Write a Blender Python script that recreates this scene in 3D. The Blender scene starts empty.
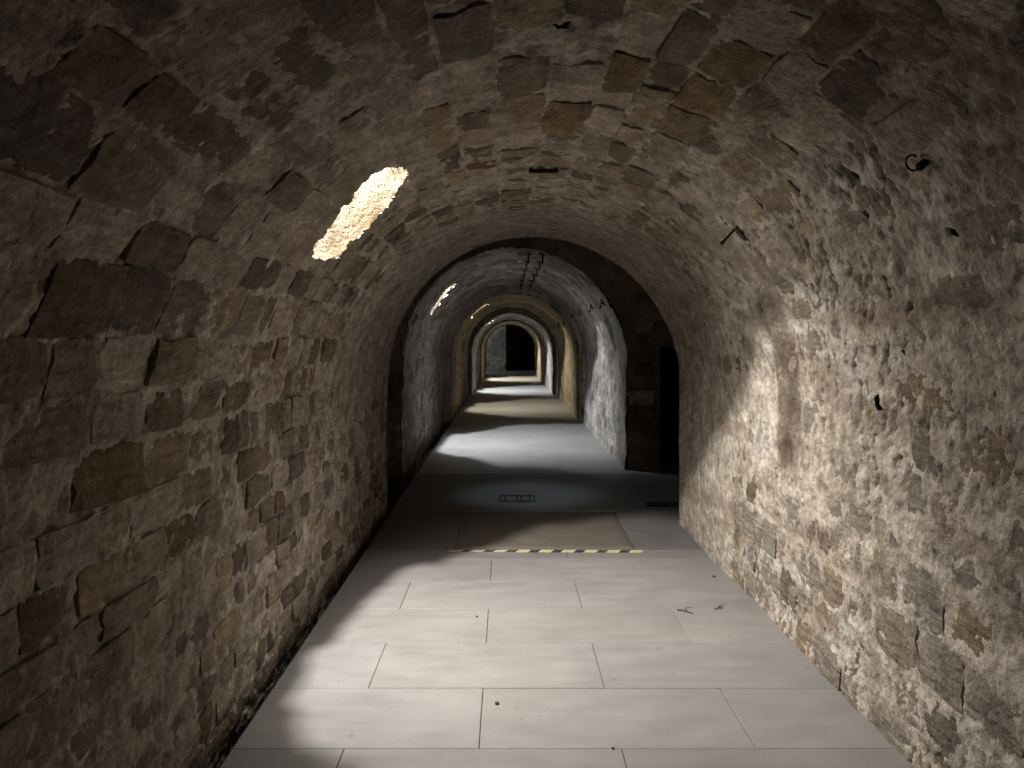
import bpy, bmesh, math, random
import numpy as np
from mathutils import Vector, Matrix

SC = bpy.context.scene
COL = SC.collection
random.seed(7)
RNG = np.random.default_rng(11)

# ------------------------------------------------------------------ camera, world, exposure
F, CX, CY, EYE = 769.0, 507.0, 340.0, 1.53          # focal length and vanishing point in pixels, eye height in metres
cam_d = bpy.data.cameras.new('camera')
cam = bpy.data.objects.new('camera', cam_d); COL.objects.link(cam)
cam.location = (0, 0, EYE); cam.rotation_euler = (math.pi / 2, 0, 0)
cam_d.sensor_width = 36.0; cam_d.lens = 36.0 * F / 1024.0
cam_d.shift_x = (512.0 - CX) / 1024.0; cam_d.shift_y = -(384.0 - CY) / 1024.0
cam_d.clip_start = 0.02; cam_d.clip_end = 200
SC.camera = cam
wd = bpy.data.worlds.new('world'); SC.world = wd; wd.use_nodes = True
wd.node_tree.nodes['Background'].inputs[0].default_value = (0.8, 0.85, 1.0, 1)
wd.node_tree.nodes['Background'].inputs[1].default_value = 0.0015
SC.view_settings.view_transform = 'Standard'; SC.view_settings.look = 'None'
SC.view_settings.gamma = 1.0; SC.view_settings.use_curve_mapping = False
SC.view_settings.exposure = 1.02
try:
    SC.cycles.max_bounces = 10; SC.cycles.diffuse_bounces = 7; SC.cycles.sample_clamp_indirect = 6.0
except Exception:
    pass
LAMP_POWER = 330.0

# ------------------------------------------------------------------ noise (numpy)
def _hash(ix, iy, seed):
    h = (ix.astype(np.int64) * 374761393 + iy.astype(np.int64) * 668265263 + seed * 1442695041) & 0x7fffffff
    h = ((h ^ (h >> 13)) * 1274126177) & 0x7fffffff
    h = ((h ^ (h >> 15)) * 2246822519) & 0x7fffffff
    return ((h ^ (h >> 12)) & 0xffffff) / float(0xffffff)
def vnoise(u, v, seed):
    iu = np.floor(u); iv = np.floor(v)
    fu = u - iu; fv = v - iv
    fu = fu * fu * fu * (fu * (fu * 6 - 15) + 10); fv = fv * fv * fv * (fv * (fv * 6 - 15) + 10)
    a = _hash(iu, iv, seed); b = _hash(iu + 1, iv, seed); c = _hash(iu, iv + 1, seed); d = _hash(iu + 1, iv + 1, seed)
    return (a + (b - a) * fu) * (1 - fv) + (c + (d - c) * fu) * fv
def fbm(u, v, freq, octaves, seed, gain=0.5):       # about -1 .. 1
    t = 0; amp = 1; tot = 0; cs, sn = math.cos(0.6), math.sin(0.6)
    for k in range(octaves):
        uu = (u * cs - v * sn) * freq; vv = (u * sn + v * cs) * freq
        t = t + amp * (vnoise(uu, vv, seed + 17 * k) * 2 - 1); tot += amp
        amp *= gain; freq *= 2.03; cs, sn = math.cos(0.6 + k * 1.1), math.sin(0.6 + k * 1.1)
    return t / tot * 1.6
def sstep(a, b, x):
    t = np.clip((x - a) / (b - a), 0, 1)
    return t * t * (3 - 2 * t)

# ------------------------------------------------------------------ helpers
def tag(o, label=None, cat=None, group=None, kind=None):
    if label: o['label'] = label
    if cat: o['category'] = cat
    if group: o['group'] = group
    if kind: o['kind'] = kind
    return o
def link(name, me, mat=None, parent=None):
    o = bpy.data.objects.new(name, me); COL.objects.link(o)
    if mat is not None: me.materials.clear(); me.materials.append(mat)
    if parent is not None: o.parent = parent
    return o
def empty(name, loc, rz=0.0):
    o = bpy.data.objects.new(name, None); COL.objects.link(o); o.location = loc; o.rotation_euler[2] = rz
    o.empty_display_size = 0.1
    return o
def np_mesh(name, verts, quads, smooth=True, color=None):
    me = bpy.data.meshes.new(name)
    verts = np.asarray(verts, np.float32); quads = np.asarray(quads, np.int32)
    me.vertices.add(len(verts)); me.vertices.foreach_set('co', verts.ravel())
    k = quads.shape[1]
    me.loops.add(quads.size); me.loops.foreach_set('vertex_index', quads.ravel())
    me.polygons.add(len(quads)); me.polygons.foreach_set('loop_start', np.arange(0, quads.size, k, dtype=np.int32))
    if smooth: me.polygons.foreach_set('use_smooth', np.ones(len(quads), bool))
    if color is not None:
        a = me.color_attributes.new('tone', 'FLOAT_COLOR', 'POINT')
        c = np.ones((len(verts), 4), np.float32); c[:, :3] = color; a.data.foreach_set('color', c.ravel())
    me.update(calc_edges=True); me.validate()
    return me
def compact(verts, quads, color=None):
    used = np.unique(quads); m = np.full(len(verts), -1, np.int64); m[used] = np.arange(len(used))
    return verts[used], m[quads], (None if color is None else color[used])
def bm_mesh(name, bm):
    bmesh.ops.recalc_face_normals(bm, faces=bm.faces)
    me = bpy.data.meshes.new(name); bm.to_mesh(me); bm.free(); return me
def box_bm(bm, c, d, bevel=0.0, rot=None):
    r = bmesh.ops.create_cube(bm, size=1.0); vs = r['verts']
    for v in vs: v.co = Vector((v.co.x * d[0], v.co.y * d[1], v.co.z * d[2]))
    if bevel:
        es = list({e for v in vs for e in v.link_edges})
        rr = bmesh.ops.bevel(bm, geom=es, offset=bevel, segments=1, affect='EDGES')
        vs = list({v for f in rr['faces'] for v in f.verts} | {v for v in vs if v.is_valid})
    for v in vs:
        if rot is not None: v.co = rot @ v.co
        v.co += Vector(c)
    return vs
def tube_bm(bm, pts, r, seg=8, taper=1.0):
    pts = [Vector(p) for p in pts]; rings = []; n = len(pts)
    for i, p in enumerate(pts):
        t = (pts[min(i + 1, n - 1)] - pts[max(i - 1, 0)]).normalized()
        a = t.cross(Vector((0, 0, 1)));
        if a.length < 0.05: a = t.cross(Vector((1, 0, 0)))
        a.normalize(); b = t.cross(a); rr = r * (1 + (taper - 1) * i / max(1, n - 1))
        rings.append([bm.verts.new(p + (a * math.cos(k * 2 * math.pi / seg) + b * math.sin(k * 2 * math.pi / seg)) * rr) for k in range(seg)])
    for i in range(n - 1):
        for k in range(seg):
            bm.faces.new((rings[i][k], rings[i][(k + 1) % seg], rings[i + 1][(k + 1) % seg], rings[i + 1][k]))
    bm.faces.new(rings[0][::-1]); bm.faces.new(rings[-1])

# ------------------------------------------------------------------ materials
def node_mat(name, rough=0.9):
    m = bpy.data.materials.new(name); m.use_nodes = True
    nt = m.node_tree; b = nt.nodes['Principled BSDF']; b.inputs['Roughness'].default_value = rough
    b.inputs['Specular IOR Level'].default_value = 0.25
    return m, nt, b
def nz(nt, co, scale, detail=4, rough=0.6):
    n = nt.nodes.new('ShaderNodeTexNoise'); n.inputs['Scale'].default_value = scale
    n.inputs['Detail'].default_value = detail; n.inputs['Roughness'].default_value = rough
    nt.links.new(co, n.inputs['Vector']); return n.outputs['Fac']
def remap(nt, f, a, b, c, d):
    m = nt.nodes.new('ShaderNodeMapRange'); nt.links.new(f, m.inputs[0])
    for i, x in enumerate((a, b, c, d)): m.inputs[i + 1].default_value = x
    return m.outputs[0]
def math2(nt, op, a, b):
    m = nt.nodes.new('ShaderNodeMath'); m.operation = op
    for i, x in enumerate((a, b)):
        if hasattr(x, 'links'): nt.links.new(x, m.inputs[i])
        else: m.inputs[i].default_value = x
    return m.outputs[0]
def vmul(nt, colr, f):
    m = nt.nodes.new('ShaderNodeVectorMath'); m.operation = 'SCALE'
    nt.links.new(colr, m.inputs[0]); nt.links.new(f, m.inputs['Scale']); return m.outputs[0]
def mixc(nt, f, a, b):
    m = nt.nodes.new('ShaderNodeMix'); m.data_type = 'RGBA'
    if hasattr(f, 'links'): nt.links.new(f, m.inputs[0])
    else: m.inputs[0].default_value = f
    for i, x in ((6, a), (7, b)):
        if hasattr(x, 'links'): nt.links.new(x, m.inputs[i])
        else: m.inputs[i].default_value = (*x, 1)
    return m.outputs[2]
def bump(nt, b, h, strength, dist):
    n = nt.nodes.new('ShaderNodeBump'); n.inputs['Strength'].default_value = strength; n.inputs['Distance'].default_value = dist
    nt.links.new(h, n.inputs['Height']); nt.links.new(n.outputs[0], b.inputs['Normal'])
def world_co(nt):
    g = nt.nodes.new('ShaderNodeNewGeometry'); return g.outputs['Position']
def stone_like(name, source, fine=1.0, rough=0.92, lo=0.6, hi=1.35, strata=False):
    """source: 'tone' vertex colour, 'object' object colour, or an rgb"""
    m, nt, b = node_mat(name, rough)
    co = world_co(nt)
    if source == 'tone':
        a = nt.nodes.new('ShaderNodeVertexColor'); a.layer_name = 'tone'; c = a.outputs[0]
    elif source == 'object':
        a = nt.nodes.new('ShaderNodeObjectInfo'); c = a.outputs['Color']
    else:
        a = nt.nodes.new('ShaderNodeRGB'); a.outputs[0].default_value = (*source, 1); c = a.outputs[0]
    n1 = nz(nt, co, 9 * fine, 6, 0.65); n2 = nz(nt, co, 55 * fine, 5, 0.7); n3 = nz(nt, co, 26 * fine, 3, 0.5)
    f = math2(nt, 'MULTIPLY', remap(nt, n1, 0.3, 0.7, lo, hi), remap(nt, n2, 0.28, 0.72, lo + .05, hi - .05))
    if strata:
        mp = nt.nodes.new('ShaderNodeMapping'); nt.links.new(co, mp.inputs[0]); mp.inputs['Scale'].default_value = (1.0, 0.3, 2.2)
        n4 = nz(nt, mp.outputs[0], 16, 4, 0.6); f = math2(nt, 'MULTIPLY', f, remap(nt, n4, 0.3, 0.7, 0.75, 1.25))
    nt.links.new(vmul(nt, c, f), b.inputs['Base Color'])
    h = math2(nt, 'ADD', math2(nt, 'MULTIPLY', n2, 0.5), n3)
    if strata: h = math2(nt, 'ADD', h, n4)
    bump(nt, b, h, 1.0, 0.022 / fine)
    return m
M = {}
M['plaster'] = stone_like('lime_plaster', 'tone', 1.0, 0.93, 0.7, 1.25)
M['plaster_far'] = stone_like('far_lime_plaster', 'tone', 0.6, 0.93, 0.7, 1.25)
M['stone'] = stone_like('rubble_stone', 'object', strata=True)
M['stone_joined'] = stone_like('joined_rubble_stone', 'tone', strata=True)
M['splay'] = stone_like('pale_limestone', (0.05, 0.0355, 0.0205), 1.6, 0.9, 0.7, 1.25)
M['splay_white'] = stone_like('white_enamel', (0.7, 0.7, 0.68), 1.0, 0.5, 0.95, 1.05)
M['iron'] = stone_like('rusted_iron', (0.018, 0.014, 0.012), 2.0, 0.7)
M['bark'] = stone_like('dry_bark', (0.07, 0.05, 0.035), 3.0)
M['gutter'] = stone_like('gutter_dirt', (0.10, 0.085, 0.07), 1.0)
m, nt, b = node_mat('yellow_tape', 0.6); co = world_co(nt)
nt.links.new(mixc(nt, remap(nt, nz(nt, co, 45, 4), 0.42, 0.66, 0, 1), (0.60, 0.53, 0.27), (0.40, 0.37, 0.29)), b.inputs['Base Color']); M['yellow'] = m
m, nt, b = node_mat('black_tape', 0.6); co = world_co(nt)
nt.links.new(mixc(nt, remap(nt, nz(nt, co, 45, 4), 0.5, 0.75, 0, 1), (0.02, 0.02, 0.021), (0.3, 0.28, 0.26)), b.inputs['Base Color']); M['black'] = m
def floor_mat(name, base, source=None):
    m, nt, b = node_mat(name, 0.62); co = world_co(nt)
    mp = nt.nodes.new('ShaderNodeMapping'); nt.links.new(co, mp.inputs[0]); mp.inputs['Scale'].default_value = (0.35, 1.0, 1.0)
    big = nz(nt, co, 1.1, 4, 0.6); stre = nz(nt, mp.outputs[0], 9, 5, 0.65); fine = nz(nt, co, 90, 3, 0.7); spots = nz(nt, co, 14, 3, 0.5)
    if source:
        a = nt.nodes.new('ShaderNodeObjectInfo'); c = a.outputs['Color']
    else:
        a = nt.nodes.new('ShaderNodeRGB'); a.outputs[0].default_value = (*base, 1); c = a.outputs[0]
    f = math2(nt, 'MULTIPLY', remap(nt, big, 0.3, 0.7, 0.86, 1.1), remap(nt, stre, 0.3, 0.7, 0.88, 1.08))
    f = math2(nt, 'MULTIPLY', f, remap(nt, fine, 0.3, 0.7, 0.94, 1.05))
    f = math2(nt, 'MULTIPLY', f, remap(nt, spots, 0.66, 0.76, 1.0, 0.78))
    nt.links.new(vmul(nt, c, f), b.inputs['Base Color'])
    nt.links.new(remap(nt, stre, 0.3, 0.7, 0.5, 0.75), b.inputs['Roughness'])
    bump(nt, b, math2(nt, 'ADD', stre, math2(nt, 'MULTIPLY', fine, 0.3)), 0.25, 0.006)
    return m
M['slab'] = floor_mat('stone_slab', (0.5, 0.46, 0.41), 'object')
M['floor'] = floor_mat('smooth_floor', (0.265, 0.257, 0.245))
M['bed'] = floor_mat('slab_bed', (0.17, 0.157, 0.143))

# ------------------------------------------------------------------ vault cross-sections
class Section:
    def __init__(s, xl, xr, zs, apex, zl, zr, y0, y1, skew=0.0):
        s.xl, s.xr, s.zs, s.apex, s.y0, s.y1, s.skew = xl, xr, zs, apex, y0, y1, skew
        s.c = (xl + xr) / 2; s.a = (xr - xl) / 2; s.b = apex - zs
        th = np.linspace(math.pi, 0, 400)
        x = np.concatenate([[xl], s.c + s.a * np.cos(th), [xr]]); z = np.concatenate([[zl], zs + s.b * np.sin(th), [zr]])
        s.px, s.pz = x, z
        d = np.hypot(np.diff(x), np.diff(z)); s.ps = np.concatenate([[0], np.cumsum(d)]); s.L = s.ps[-1]
        s.s_left = s.ps[1]; s.s_right = s.ps[-2]; s.s_mid = (s.s_left + s.s_right) / 2
        nx = np.zeros(len(x)); nzv = np.zeros(len(x)); tx = np.gradient(x, s.ps + 1e-9 * np.arange(len(x))); tz = np.gradient(z, s.ps + 1e-9 * np.arange(len(x)))
        ex = (x - s.c) / s.a ** 2; ez = np.maximum(0, (z - zs)) / s.b ** 2
        ex = np.where(z <= zs, np.sign(x - s.c), ex); ez = np.where(z <= zs, 0, ez)
        l = np.hypot(ex, ez); s.nx, s.nz = -ex / l, -ez / l
    def at(s, sv, yv, off=0.0):
        x = np.interp(sv, s.ps, s.px); z = np.interp(sv, s.ps, s.pz)
        nx = np.interp(sv, s.ps, s.nx); nzv = np.interp(sv, s.ps, s.nz)
        y = yv + (-s.skew * (x - s.c)) * sstep(s.y1 - 2.4, s.y1, yv)
        return x + nx * off, y, z + nzv * off
    def normal(s, sv):
        return np.interp(sv, s.ps, s.nx), np.interp(sv, s.ps, s.nz)
    def hit(s, px, py):
        """pixel -> (s, y) where the sight line meets this section's surface"""
        ys = np.linspace(max(s.y0, 0.4), s.y1 + 0.6, 4000)
        x = (px - CX) / F * ys; z = EYE - (py - CY) / F * ys
        e = np.where(z > s.zs, ((x - s.c) / s.a) ** 2 + (np.maximum(z - s.zs, 0) / s.b) ** 2, ((x - s.c) / s.a) ** 2)
        i = int(np.argmax(e >= 1.0)); x, z, y = x[i], z[i], ys[i]
        k = int(np.argmin((s.px - x) ** 2 + (s.pz - z) ** 2))
        if z < s.zs: sv = s.s_left - (s.zs - z) if x < s.c else s.s_right + (s.zs - z)
        else: sv = s.ps[k]
        return sv, y

S1 = Section(-1.12, 1.455, 1.16, 2.45, -0.25, -0.03, -2.6, 6.8, 0.31)
S2 = Section(-1.24, 1.42, 1.27, 2.62, -0.25, -0.03, 9.05, 15.0)
S3 = Section(-1.10, 1.38, 1.20, 2.45, -0.25, -0.03, 15.0, 21.4)
S4 = Section(-0.99, 1.29, 1.13, 2.28, -0.03, -0.03, 21.4, 27.6)
S5 = Section(-0.95, 1.27, 1.10, 2.22, -0.03, -0.03, 27.6, 34.2)

# ------------------------------------------------------------------ stone layout
def layout(sec, ya, yb, seed, hfun, lfun):
    """courses along the tunnel: list of (s0, s1, [y boundaries])"""
    r = np.random.default_rng(seed); out = []; s = 0.0
    while s < sec.L - 0.03:
        h = hfun(s, r)
        s1 = min(sec.L, s + h)
        if sec.L - s1 < 0.07: s1 = sec.L
        ys = [ya - r.uniform(0, 0.3)]
        while ys[-1] < yb: ys.append(ys[-1] + lfun(s, ys[-1], h, r))
        out.append((s, s1, np.array(ys))); s = s1
    return out
def edge_field(courses, s, y):
    """distance to the nearest stone edge, course index and stone index for each point"""
    sb = np.array([c[0] for c in courses] + [courses[-1][1]])
    ci = np.clip(np.searchsorted(sb, s, 'right') - 1, 0, len(courses) - 1)
    d = np.minimum(s - sb[ci], sb[ci + 1] - s); si = np.zeros(s.shape, np.int64)
    for k, (s0, s1, ys) in enumerate(courses):
        m = ci == k
        if not m.any(): continue
        j = np.clip(np.searchsorted(ys, y[m], 'right') - 1, 0, len(ys) - 2); si[m] = j
        d[m] = np.minimum(d[m], np.minimum(y[m] - ys[j], ys[j + 1] - y[m]))
    return d, ci, si

def in_poly(poly, u, v):
    ins = np.zeros(u.shape, bool); n = len(poly)
    for i in range(n):
        x0, y0 = poly[i]; x1, y1 = poly[(i + 1) % n]
        c = ((y0 > v) != (y1 > v)) & (u < (x1 - x0) * (v - y0) / (y1 - y0 + 1e-12) + x0)
        ins ^= c
    return ins

# outline of the splayed opening in the first vault, in (s, y)
OUT_PX = [(312, 258), (317, 244), (327, 229), (336, 213), (351, 201), (360, 189), (370, 180), (388, 169), (399, 168), (409, 172),
          (405, 183), (396, 193), (385, 208), (379, 216), (366, 229), (357, 236), (346, 245), (338, 256), (331, 258), (322, 260)]
POLY1 = [S1.hit(*p) for p in OUT_PX]
PC = np.mean(np.array(POLY1), axis=0)

def resample(poly, n, jag, seed):
    p = np.array(poly + [poly[0]]); d = np.concatenate([[0], np.cumsum(np.hypot(*np.diff(p, axis=0).T))])
    t = np.linspace(0, d[-1], n, endpoint=False)
    q = np.stack([np.interp(t, d, p[:, 0]), np.interp(t, d, p[:, 1])], 1)
    q += np.random.default_rng(seed).normal(0, jag, q.shape)
    return q

# round holes (s, y, radius, depth) and irregular pits in the first vault
HOLES = []
for (px, py, rp, dep) in ((884, 403, 8.5, 0.34), (853, 180, 6.5, 0.22), (561, 30, 9.0, 0.16), (955, 233, 6.0, 0.12), (411, 262, 3.0, .04), (912, 352, 3.0, 0.04)):
    sv, yv = S1.hit(px, py); HOLES.append((sv, yv, rp * yv / F, dep))

# ------------------------------------------------------------------ section 1: plaster shell and stones
def h1(s, r):
    return r.uniform(0.10, 0.17) if s < S1.s_left else r.uniform(0.12, 0.21)
def l1(s, y, h, r):
    if s < S1.s_mid and 3.55 < y < 5.3 and s > S1.s_left - 0.3: return r.uniform(0.10, 0.2)
    if S1.s_left * 0.9 < s < S1.s_right and y < 2.4: return r.uniform(0.22, 0.42)
    if y > 4.2: return r.uniform(0.13, 0.28)
    if y > 2.3 and s < S1.s_left: return r.uniform(0.12, 0.30)
    return r.uniform(0.16, 0.38)
C1 = layout(S1, -2.6, 7.0, 5, h1, l1)
def stone_off1(ci, si):
    return (_hash(ci, si, 91) + _hash(ci, si, 92) - 1.0) * 0.015 + 0.0045
def undul1(s, y):
    arris = 0.022 * sstep(3.20, 3.14, y - 0.02 * fbm(s, y, 5, 2, 8)) * sstep(S1.s_left - 0.1, S1.s_left + 0.3, s) * sstep(S1.s_mid + 0.3, S1.s_mid - 0.2, s)
    return 0.009 * fbm(s, y, 0.7, 2, 15) + 0.004 * fbm(s, y, 2.0, 2, 16) + arris
def cover1(s, y):
    """mean plaster cover over the stone faces, metres"""
    left = sstep(S1.s_left + 0.75, S1.s_left - 0.1, s)               # left wall and haunch
    right = sstep(S1.s_right - 1.5, S1.s_right - 0.85, s)             # right haunch and wall
    crown = 1 - np.maximum(left, right)
    lw = -0.0075 + 0.0030 * sstep(1.8, 2.6, y) + 0.002 * sstep(3.9, 5.5, y)
    lw = lw - 0.006 * np.exp(-((y - 3.93) / 0.13) ** 2) * sstep(0.55, 1.0, s)
    rw = 0.0120 - 0.0085 * sstep(S1.s_right + 0.25, S1.s_right + 0.55, s) * sstep(5.6, 4.9, y) + 0.001 * sstep(3.0, 2.3, y) * sstep(S1.s_right + 0.5, S1.s_right + 0.8, s)
    rw = rw - 0.0050 * np.exp(-((y - 3.2) / 0.6) ** 2) * np.exp(-((s - S1.s_right - 0.55) / 0.3) ** 2)
    cr = -0.0070 + 0.0080 * sstep(2.8, 3.8, y) * sstep(S1.s_mid - 0.9, S1.s_mid + 0.1, s)
    cr = cr - 0.003 * np.exp(-((y - 4.6) / 0.3) ** 2) * np.exp(-((s - S1.s_mid - 0.1) / 0.5) ** 2)
    v = left * lw + right * rw + crown * cr
    ye = 5.15 - 0.25 * sstep(S1.s_left + 1.2, S1.s_left + 0.2, s) + 0.12 * fbm(s, y, 2.2, 3, 401)
    smooth = sstep(-0.06, 0.06, y - ye) * sstep(S1.s_left - 0.35, S1.s_left + 0.15, s)
    return v * (1 - smooth) + 0.017 * smooth, smooth, right
def plaster1(s, y):
    ws = s + 0.012 * fbm(s, y, 6.0, 2, 31); wy = y + 0.014 * fbm(s, y, 6.0, 2, 57)
    d, ci, si = edge_field(C1, ws, wy)
    cov, smooth, right = cover1(s, y)
    rough = 1 - 0.85 * smooth
    joint = 0.0075 * np.exp(-(d / 0.016) ** 2) - 0.0015
    slump = 0.5 + 0.5 * _hash(ci, si, 77)
    p = cov + joint * rough * (1 - 0.45 * right) * slump
    p = p + 0.0055 * fbm(s, y, 2.6, 3, 71) * rough + 0.0105 * fbm(s, y, 11.0, 4, 83, 0.66) * rough * (1 - 0.45 * right) + 0.0062 * fbm(s, y, 32, 3, 97, 0.7) * (0.2 + 0.8 * rough)
    p = p + undul1(s, y)
    # tool marks hacked into the plaster on the right side
    g = fbm((s * 0.85 + y * 0.5) * 0.5, (y * 0.85 - s * 0.5) * 1.5, 30, 2, 211)
    gate = sstep(-0.1, 0.35, fbm(s, y, 1.7, 2, 223))
    gouge = sstep(0.44, 0.62, g) * right * gate * (1 - 0.7 * smooth)
    p = p - 0.012 * gouge
    for hs, hy, hr, hd in HOLES:
        q = np.hypot(s - hs, y - hy); p = np.where(q < hr * 1.5, p - 0.012 * sstep(hr * 1.5, hr * 0.9, q), p)
    return p, d, ci, si, smooth, right, gouge

def lerp(a, b, t): return np.asarray(a) + (np.asarray(b) - np.asarray(a)) * t[:, None]
def color1(s, y, p, d, smooth, right, gouge):
    n1 = fbm(s, y, 1.6, 4, 301); n2 = fbm(s, y, 7, 4, 313); n3 = fbm(s, y, 3.2, 3, 331)
    base = lerp((0.46, 0.402, 0.337), (0.64, 0.572, 0.498), sstep(-0.6, 0.6, n1 + 0.4 * n2))     # mortar
    lime = lerp((0.36, 0.312, 0.256), (0.455, 0.40, 0.338), sstep(-0.5, 0.6, n2 + 0.5 * n1))       # lime coat
    wr = np.clip(right * sstep(-0.9, 0.0, n3 + 0.7) + 0.85 * smooth, 0, 1)
    c = base + (lime - base) * wr[:, None]
    white = sstep(0.34, 0.66, n3 + 0.45 * n2) * (0.6 + 0.3 * right) * (1 - smooth)
    c = c + (np.array((0.46, 0.42, 0.37)) - c) * white[:, None]
    c = c * (1 + 0.42 * fbm(s, y, 27, 3, 377, 0.7))[:, None]
    n5 = fbm(s, y, 13, 4, 391, 0.62); n6 = fbm(s * 4.0, y * 1.1, 3.6, 4, 397, 0.6)
    gr = sstep(0.16, 0.5, n5 + 0.35 * n1) * (0.42 - 0.22 * right) * (1 - 0.7 * smooth)
    c = c + (np.array((0.18, 0.143, 0.108)) - c) * gr[:, None]
    sm = sstep(0.15, 0.6, n6 + 0.3 * n2) * 0.55 * (1 - smooth)
    c = c + (np.array((0.60, 0.53, 0.45)) - c) * sm[:, None]
    # ochre bedding lines and blooms on the lime coat
    okr = sstep(0.25, 0.8, fbm(s * 3.5, y * 0.5, 2.2, 3, 351)) * (0.25 + 0.5 * right)
    c = c + (np.array((0.25, 0.195, 0.145)) - c) * (0.7 * okr)[:, None]
    # gouges bare the darker body
    c = c + (np.array((0.13, 0.10, 0.078)) - c) * (0.9 * gouge)[:, None]
    # dark tongue on the right wall, wide at the top and rounded at the foot; fainter twin on the left wall
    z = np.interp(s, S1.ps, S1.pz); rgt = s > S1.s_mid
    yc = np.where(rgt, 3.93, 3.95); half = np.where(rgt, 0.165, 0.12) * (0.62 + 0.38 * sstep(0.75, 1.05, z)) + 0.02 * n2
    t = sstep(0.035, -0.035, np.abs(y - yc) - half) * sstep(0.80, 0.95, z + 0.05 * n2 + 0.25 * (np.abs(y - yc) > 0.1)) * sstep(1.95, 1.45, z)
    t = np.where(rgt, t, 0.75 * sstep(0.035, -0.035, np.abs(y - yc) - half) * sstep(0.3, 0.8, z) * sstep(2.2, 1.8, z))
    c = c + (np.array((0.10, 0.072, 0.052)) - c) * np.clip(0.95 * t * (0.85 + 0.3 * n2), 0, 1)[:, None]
    # gutter shade painted into the foot of the left wall
    c = c * (1 - 0.45 * sstep(0.05, -0.1, z + 0.05 * n2))[:, None]
    return np.clip(c, 0.02, 0.80)

def y_samples(ya, yb, fine0, kmin, kprop, coarse):
    ys = [ya]
    while ys[-1] < yb:
        y = ys[-1]
        ys.append(y + (coarse if y < fine0 else max(kmin, kprop * y)))
    ys[-1] = yb
    return np.array(ys)

def shell(sec, ss, ys, pfun, cfun, name_parts, mat, poly_list, far=False):
    """one displaced grid, split by s into wall_left / ceiling / wall_right"""
    SS, YY = np.meshgrid(ss, ys, indexing='ij'); s = SS.ravel(); y = YY.ravel()
    if sec is S1:                                   # draw the grid onto the rims of the round holes
        for hs, hy, hr, hd in HOLES:
            q = np.hypot(s - hs, y - hy); m = (q > hr * 0.62) & (q < hr * 1.36); f = hr / np.where(m, q, 1)
            s = np.where(m, hs + (s - hs) * f, s); y = np.where(m, hy + (y - hy) * f, y)
    p, colr = pfun(s, y), None
    if isinstance(p, tuple): colr = cfun(s, y, p[0], p[1], p[4], p[5], p[6]); off = p[0]
    else: off = p; colr = cfun(s, y, off)
    x, yy, z = sec.at(s, y, off)
    V = np.stack([x, yy, z], 1); ns, ny = len(ss), len(ys)
    I = np.arange((ns - 1))[:, None] * ny + np.arange(ny - 1)[None, :]
    Q = np.stack([I, I + ny, I + ny + 1, I + 1], -1)
    sc_ = (ss[:-1] + ss[1:]) / 2; yc = (ys[:-1] + ys[1:]) / 2
    keep = np.ones((ns - 1, ny - 1), bool)
    A, B = np.meshgrid(sc_, yc, indexing='ij')
    As = s[Q].mean(axis=-1); Bs = y[Q].mean(axis=-1)
    for poly in poly_list: keep &= ~in_poly(poly, As, Bs)
    out = []
    for nm, lab, cat, a, b in name_parts:
        m = keep & (A >= a) & (A < b)
        v, q, c = compact(V, Q[m], colr)
        o = link(nm, np_mesh(nm, v, q, True, c), mat)
        tag(o, lab, cat, kind='structure'); out.append(o)
    return out

def unit_stones(n, seed):
    """shared block shapes: 1 x 1 face, real depth in metres; front face near z = 0"""
    r = np.random.default_rng(seed); out = []
    nx, ny = 5, 4
    for k in range(n):
        V = []; gx = np.linspace(-0.5, 0.5, nx); gy = np.linspace(-0.5, 0.5, ny)
        tilt = r.normal(0, 0.004, 2)
        cr = r.uniform(0.02, 0.09, 4)
        for i in range(nx):
            for j in range(ny):
                x = gx[i] + r.normal(0, 0.022); y = gy[j] + r.normal(0, 0.03)
                edge = i in (0, nx - 1) or j in (0, ny - 1); corner = i in (0, nx - 1) and j in (0, ny - 1)
                if corner:
                    q = cr[(i > 0) * 2 + (j > 0)]; x *= 1 - q; y *= 1 - q
                z = r.normal(0, 0.0028) + tilt[0] * gx[i] + tilt[1] * gy[j] - (0.0065 if edge else 0) - (0.004 if corner else 0)
                V.append((x, y, z))
        Qd = [(i * ny + j, (i + 1) * ny + j, (i + 1) * ny + j + 1, i * ny + j + 1) for i in range(nx - 1) for j in range(ny - 1)]
        ring = [i * ny for i in range(nx)] + [(nx - 1) * ny + j for j in range(1, ny)] + [i * ny + ny - 1 for i in range(nx - 2, -1, -1)] + [j for j in range(ny - 2, 0, -1)]
        n0 = len(V)
        R = len(ring)
        for q in ring: V.append(V[q])
        for q in ring: V.append((V[q][0] * 1.02, V[q][1] * 1.02, -0.075))
        for a in range(R):
            b = (a + 1) % R; Qd.append((n0 + b, n0 + a, n0 + R + a, n0 + R + b))
        out.append((np.array(V), np.array(Qd)))
    return out
UNITS = unit_stones(14, 3)
UNIT_ME = []
for k, (v, q) in enumerate(UNITS):
    UNIT_ME.append(np_mesh('stone_block', v, q, True)); UNIT_ME[-1].materials.append(M['stone'])

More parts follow.
